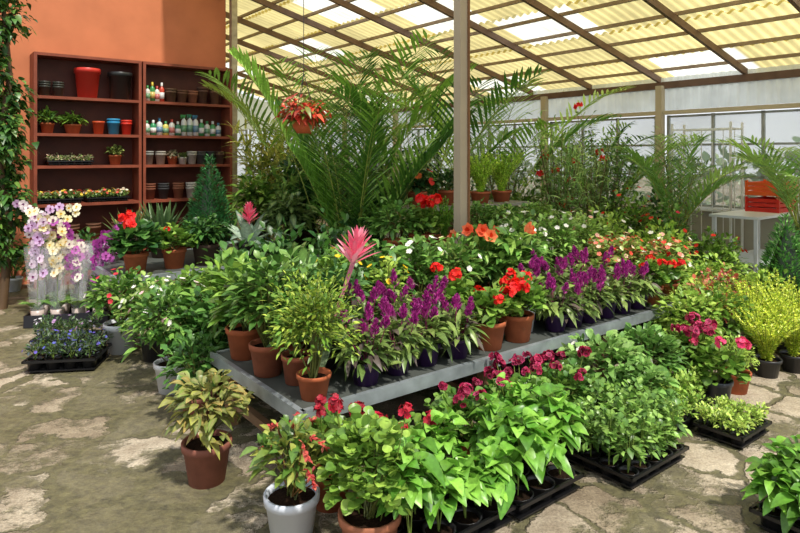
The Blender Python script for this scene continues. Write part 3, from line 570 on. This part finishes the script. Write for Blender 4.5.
for a in (4.64, 4.96): x, y = A(a, 4.58); foxtail('potted_asparagus_fern', x, y, 1.1, n=36, H=.46, rt=.11, ph=.12, cols=('#a4d050', '#c8ea6c', '#90c048'), rad=.044, lean=.42, dens=170)
for a, b, H, lc in ((2.0, 3.95, .95, GD), (2.4, 4.0, 1.0, ('#4f8038', '#3c6a2e')), (2.8, 3.95, .95, ('#4f8038', '#6b9a48')), (2.3, 4.45, 1.1, GD), (2.75, 4.4, 1.1, GD), (3.2, 4.65, 1.15, GD), (1.75, 4.3, .9, G1), (5.55, 3.4, .8, GL), (5.5, 3.0, .65, GL)):
    x, y = A(a, b); shrub('potted_houseplant', x, y, 0, rt=.14, ph=.24, pc='#4a3a30', Rr=.27, H=H-.24, n=380, L=.12, W=.05, lc=lc, inner=.3)
# ================================================================== rear bench
x, y = A(1.55, 5.82); geranium('potted_geranium', x, y, .55, Rr=.22, H=.32, n=200, L=.085, lc=GD, nf=3, fr=.06)
x, y = A(1.9, 5.85); geranium('potted_geranium', x, y, .55, Rr=.22, H=.26, n=220, lc=G1, nf=1, fr=.03)
x, y = A(2.0, 6.55)
mb = MB(); s = pot(mb, .13, .18, '#4a3a30', POT); straps(mb, s, 34, .46, .05, ('#5a7a4a', '#45663a'), .95, 1.5, .15, hx('#3a5a38'), .05); mb.make('potted_snake_plant', (x, y, .55))
x, y = A(1.7, 6.6); mb = MB(); s = pot(mb, .12, .18, '#4a3a30', POT); straps(mb, s, 26, .40, .05, ('#9aa05a', '#557040'), .9, 1.5, .15, hx('#3a5a38'), .05); mb.make('potted_snake_plant', (x, y, .55))
x, y = A(2.35, 6.15); conifer('potted_cypress', x, y, .55, .29, .90, L=.045, cols=('#2f6a3c', '#3f7f48', '#24502c'))
x, y = A(2.62, 5.80); bromeliad('potted_bromeliad', x, y, .55, L=.52, W=.11, cols=('#6f9080', '#567a68', '#8aa890'), mid=hx('#9ab8a8'), tilt=(.0, .0), sh=.34, rt=.12, ph=.18, n=14, bl=.16, bw=.03)
DM = '#7f9c5c'
for a, b, kw in ((2.2, 5.85, dict(Rr=.22, H=.3, n=260, L=.09, W=.05, lc=GD)), (3.1, 5.9, dict(Rr=.26, H=.5, n=240, L=.16, W=.07, lc=GD, mid=DM)), (3.0, 6.5, dict(Rr=.28, H=.7, n=300, L=.14, W=.06, lc=G1)),
    (3.5, 6.1, dict(Rr=.28, H=.7, n=280, L=.18, W=.08, lc=GD)), (3.9, 6.0, dict(Rr=.28, H=.8, n=280, L=.18, W=.08, lc=('#355f2c', '#4a7a38'), mid=DM)), (4.4, 6.1, dict(Rr=.28, H=.8, n=280, L=.15, W=.07, lc=G1)), (4.9, 6.1, dict(Rr=.28, H=.9, n=300, L=.14, W=.06, lc=GD)),
    (3.6, 6.65, dict(Rr=.3, H=.9, n=280, L=.16, W=.07, lc=GD)), (4.2, 6.65, dict(Rr=.3, H=.9, n=280, L=.16, W=.07, lc=GD))):
    x, y = A(a, b); shrub('potted_dieffenbachia', x, y, .55, droop=.45, inner=.3, rt=.13, ph=.2, pc='#4a3a30', **kw)
for x, y, kw in ((-1.25, 4.75, dict(Rr=.28, H=.72, n=320, L=.12, W=.055, lc=('#3f6f30', '#5a8a42'))), (-.85, 4.95, dict(Rr=.28, H=.68, n=300, L=.16, W=.07, lc=('#4a7a38', '#3c6a2e'), mid=DM)), (-1.75, 5.3, dict(Rr=.27, H=.45, n=320, L=.08, W=.05, lc=G1)),
    (-.45, 5.05, dict(Rr=.27, H=.72, n=320, L=.12, W=.05, lc=G1)), (-1.0, 4.45, dict(Rr=.24, H=.66, n=260, L=.13, W=.06, lc=('#4f7f45', '#3a6432')))):
    shrub('potted_houseplant', x, y, 0, rt=.14, ph=.22, pc='#4a3a30', inner=.3, **kw)
# ================================================================== tall plants
PG = ('#5a8c36', '#72a444', '#477830', '#3c6c2e')
palm('potted_areca_palm', -.46, 5.9, n=19, Lf=2.15, lL=.46, lW=.032, e0=1.1, e1=1.53, droop=.12, pairs=22, bare=.2, cols=PG)
palm('potted_areca_palm', -.75, 6.7, n=7, Lf=3.0, lL=.48, lW=.036, e0=1.15, e1=1.5, droop=.18, pairs=20, bare=.5, cols=PG)
palm('potted_areca_palm', .15, 6.55, n=9, Lf=3.0, lL=.46, lW=.034, e0=1.1, e1=1.5, droop=.22, pairs=20, bare=.48, cols=PG, az0=1.)
palm('potted_areca_palm', .95, 7.3, n=9, Lf=3.2, lL=.44, lW=.034, e0=1.1, e1=1.5, droop=.26, pairs=20, bare=.48, cols=('#6a9a3c', '#86b04e', '#4f8034'), az0=.5)
palm('potted_kentia_palm', -1.2, 8.0, n=8, Lf=3.0, lL=.5, lW=.036, e0=1.1, e1=1.5, droop=.25, pairs=18, bare=.5, cols=('#7a9c44', '#5f8a38'))
palm('potted_areca_palm', 3.15, 7.1, n=12, Lf=1.5, lL=.32, lW=.028, e0=1.0, e1=1.5, droop=.28, trunk=.4, cols=('#6a9a4c', '#5a8a4a', '#86b060'), pairs=18)
palm('potted_areca_palm', 4.3, 6.65, n=13, Lf=1.5, lL=.36, lW=.03, e0=.85, e1=1.5, droop=.3, trunk=.45, cols=('#6a9a4c', '#86b060'), pairs=18)
palm('potted_areca_palm', 2.7, 8.5, n=10, Lf=2.0, lL=.36, lW=.03, e0=1.0, e1=1.5, droop=.3, trunk=.3, cols=PG, pairs=18)
def tall(name, x, y, H, Rr, n, L, W, lc, fl=None, prof='lance', stems=9, rt=.18, ph=.28):
    mb = MB(); s = pot(mb, rt, ph, '#3a2f2a', PLA); n = int(n*1.6)
    for i in range(stems):
        a = i*2.4; q = Rr*R.uniform(.2, 1); h = H*R.uniform(.7, 1); t = np.linspace(0, 1, 7)
        P = np.stack([math.cos(a)*q*t**1.3, math.sin(a)*q*t**1.3, s+(h-s)*t], 1); mb.tube(P, np.linspace(.012, .003, 7), hx('#6a6a40'), LEAF, 5)
        k = n//stems; tt = R.uniform(.15, 1, k); Q = np.stack([np.interp(tt, t, P[:, j]) for j in range(3)], 1)+R.normal(0, .05, (k, 3)); u = sph(k, -.2)
        leaves(mb, Q, u+np.array([0, 0, .35]), L*R.uniform(.7, 1.1, k), W, pal(lc, k), prof, .4, .25)
        if fl and i % 3 == 0: umbel(mb, P[R.randint(3, 7)]+R.normal(0, .05, 3), .05, fl, 9, .5)
    return mb.make(name, (x, y, 0))
tall('potted_oleander', 1.75, 6.8, 2.0, .42, 900, .16, .022, ('#5c8a44', '#7aa45c', '#96b870'), RED, stems=16)
tall('potted_oleander', 2.25, 7.3, 2.1, .4, 600, .16, .022, ('#6a9250', '#8aac68'), RED, stems=13)
tall('potted_bamboo', 1.3, 7.8, 2.0, .4, 700, .15, .02, ('#5c8a44', '#4c7a3a'), None, stems=13)
tall('potted_weeping_fig', 2.55, 7.6, 1.95, .45, 1100, .08, .035, ('#4f7c3c', '#669448'), None, 'ovate', 14)
tall('potted_weeping_fig', .35, 8.0, 1.9, .5, 900, .09, .04, GD, None, 'ovate', 14)
tall('potted_weeping_fig', -.35, 7.2, 1.7, .45, 1000, .1, .045, GD, None, 'ovate', 14)
tall('potted_dracaena', -1.75, 8.0, 2.1, .4, 500, .36, .035, ('#9aaa50', '#7f9a44', '#b4bc68'), None, 'strap', 9)
tall('potted_dracaena', -1.15, 7.2, 1.8, .35, 420, .3, .035, ('#5f8a40', '#7a9c4c'), None, 'strap', 9)
tall('potted_weeping_fig', -1.45, 8.9, 2.2, .5, 900, .1, .045, ('#6b8a40', '#4f7434'), None, 'ovate', 14)
tall('potted_oleander', 3.7, 8.2, 1.9, .35, 500, .15, .022, ('#5a8240', '#7a9c58'), None)
for x, y, H, lc, fl in ((1.35, 6.45, 1.05, G1, None), (2.05, 6.25, 1.05, GL, ('#f2ece0', '#f6f2e8')), (2.5, 6.0, .95, GL, ('#f2ece0', '#e8b0a0')), (2.45, 6.7, 1.25, G1, ('#e0301c', '#d8181c')), (2.85, 6.7, 1.1, ('#6b9a48', '#4f8038'), ('#d0284a', '#e0301c')),
    (3.3, 6.5, .8, G1, ('#e0301c',)), (1.7, 6.1, .95, ('#7aa650', '#5c8a3c'), ('#f2ece0',)), (2.95, 7.3, 1.15, GD, None), (2.1, 7.9, 1.5, G1, None), (.95, 7.7, 1.3, GD, None), (.9, 6.8, 1.05, GD, None), (.45, 7.2, 1.4, GD, None), (1.5, 7.3, 1.35, G1, None), (2.3, 5.6, .8, GL, ('#f2ece0', '#e8b0a0'))):
    shrub('potted_flowering_shrub' if fl else 'potted_shrub', x, y, 0, rt=.15, ph=.24, Rr=.33, H=H-.22, n=620, L=.085, W=.04, lc=lc, inner=.35, fl=(fl, 16, .026) if fl else None, pc='#3a2f2a')
HX, HY, HZ = -.80, 5.15, 1.78
mb = MB(); mb.lathe([(.001, 0), (.055, 0), (.09, .05), (.10, .13), (.107, .14), (.096, .14), (.09, .12), (.001, .12)], hx('#c0603a'), POT, seg=20)
for i in range(3): a = i*2.09; mb.tube([(.10*math.cos(a), .10*math.sin(a), .135), (0, 0, .5)], .003, hx('#3a3a3a'), MET, 4)
ha = CT*HX+ST*HY; zt = RZ(ha)-HZ; mb.tube([(0, 0, .5), (0, 0, zt+.02)], .003, hx('#3a3a3a'), MET, 4)
dome(mb, (0, 0, .18), .21, .13, 190, .09, .04, ('#b83a2c', '#9a4434', '#6a7a34', '#c8503a'), 'lance', .7, .2, zmin=-.7); mb.make('hanging_basket', (HX, HY, HZ))
mb = MB(); Wt = hx('#dfe4e6'); mb.box((0, 0, .885), (1.3, .55, .03), Wt, PLA)
for sx in (-.6, .6):
    for sy in (-.23, .23): mb.box((sx, sy, .44), (.035, .035, .87), Wt, PLA)
for sy in (-.23, .23): mb.box((0, sy, .35), (1.2, .025, .03), Wt, PLA)
mb.box((0, 0, .37), (1.2, .46, .015), Wt, PLA)
for sx in (-.6, .6): mb.box((sx, 0, .35), (.025, .5, .03), Wt, PLA)
tx, ty = 4.35, 7.55; mb.make('white_metal_table', (tx, ty, 0), TH)
mb = MB()
for sa in (-.17, .17):
    for sb in (-.4, .4): mb.box((sa, sb, 1.02), (.025, .025, 2.04), Wt, PLA)
for z in (.3, .85, 1.4, 1.95):
    for sa in (-.17, .17): mb.box((sa, 0, z), (.02, .8, .02), Wt, PLA)
    for q in np.linspace(-.4, .4, 9): mb.box((0, q, z+.008), (.34, .010, .008), Wt, PLA)
for q in np.linspace(-.3, .3, 5): mb.box((.17, q, 1.12), (.008, .008, 1.66), Wt, PLA)
mb.make('wire_shelf_rack', (*AB(8.62, 4.15), 0), TH)
mb = MB()
for zz, c in ((0, '#c82a20'), (.2, '#e0602c')):
    c = hx(c); mb.box((0, 0, zz+.01), (.56, .38, .02), c, PLA)
    for sy in (-1, 1):
        for q in (.03, .085, .14): mb.box((0, sy*.185, zz+q), (.56, .012, .042), c, PLA)
    for sx in (-1, 1):
        for q in (.03, .085, .14): mb.box((sx*.275, 0, zz+q), (.012, .38, .042), c, PLA)
    for sx in (-1, 1):
        for sy in (-1, 1): mb.box((sx*.27, sy*.18, zz+.09), (.03, .03, .185), c, PLA)
mb.make('plastic_crates', (4.66, 7.78, .90), TH)
# ================================================================== light, world, camera
w = bpy.data.worlds.new('sky'); bpy.context.scene.world = w; w.use_nodes = True; nt = w.node_tree
bg = nt.nodes['Background']; bg.inputs['Color'].default_value = (.92, .96, 1, 1); bg.inputs['Strength'].default_value = 1.1
sl = bpy.data.lights.new('sun', 'SUN'); sl.energy = 4.6; sl.angle = math.radians(3); sl.color = (1, .94, .84)
so = bpy.data.objects.new('sun', sl); bpy.context.collection.objects.link(so)
so.rotation_euler = Vector((-.45, .62, -1.15)).to_track_quat('-Z', 'Y').to_euler()
cd = bpy.data.cameras.new('camera'); co = bpy.data.objects.new('camera', cd); bpy.context.collection.objects.link(co)
cd.sensor_width = 36; cd.lens = 27.9; cd.shift_y = -.1394; co.location = (0, 0, 1.6); co.rotation_euler = (math.pi/2, 0, 0)
bpy.context.scene.camera = co
vs = bpy.context.scene.view_settings; vs.view_transform = 'Standard'; vs.look = 'None'; vs.exposure = 0.
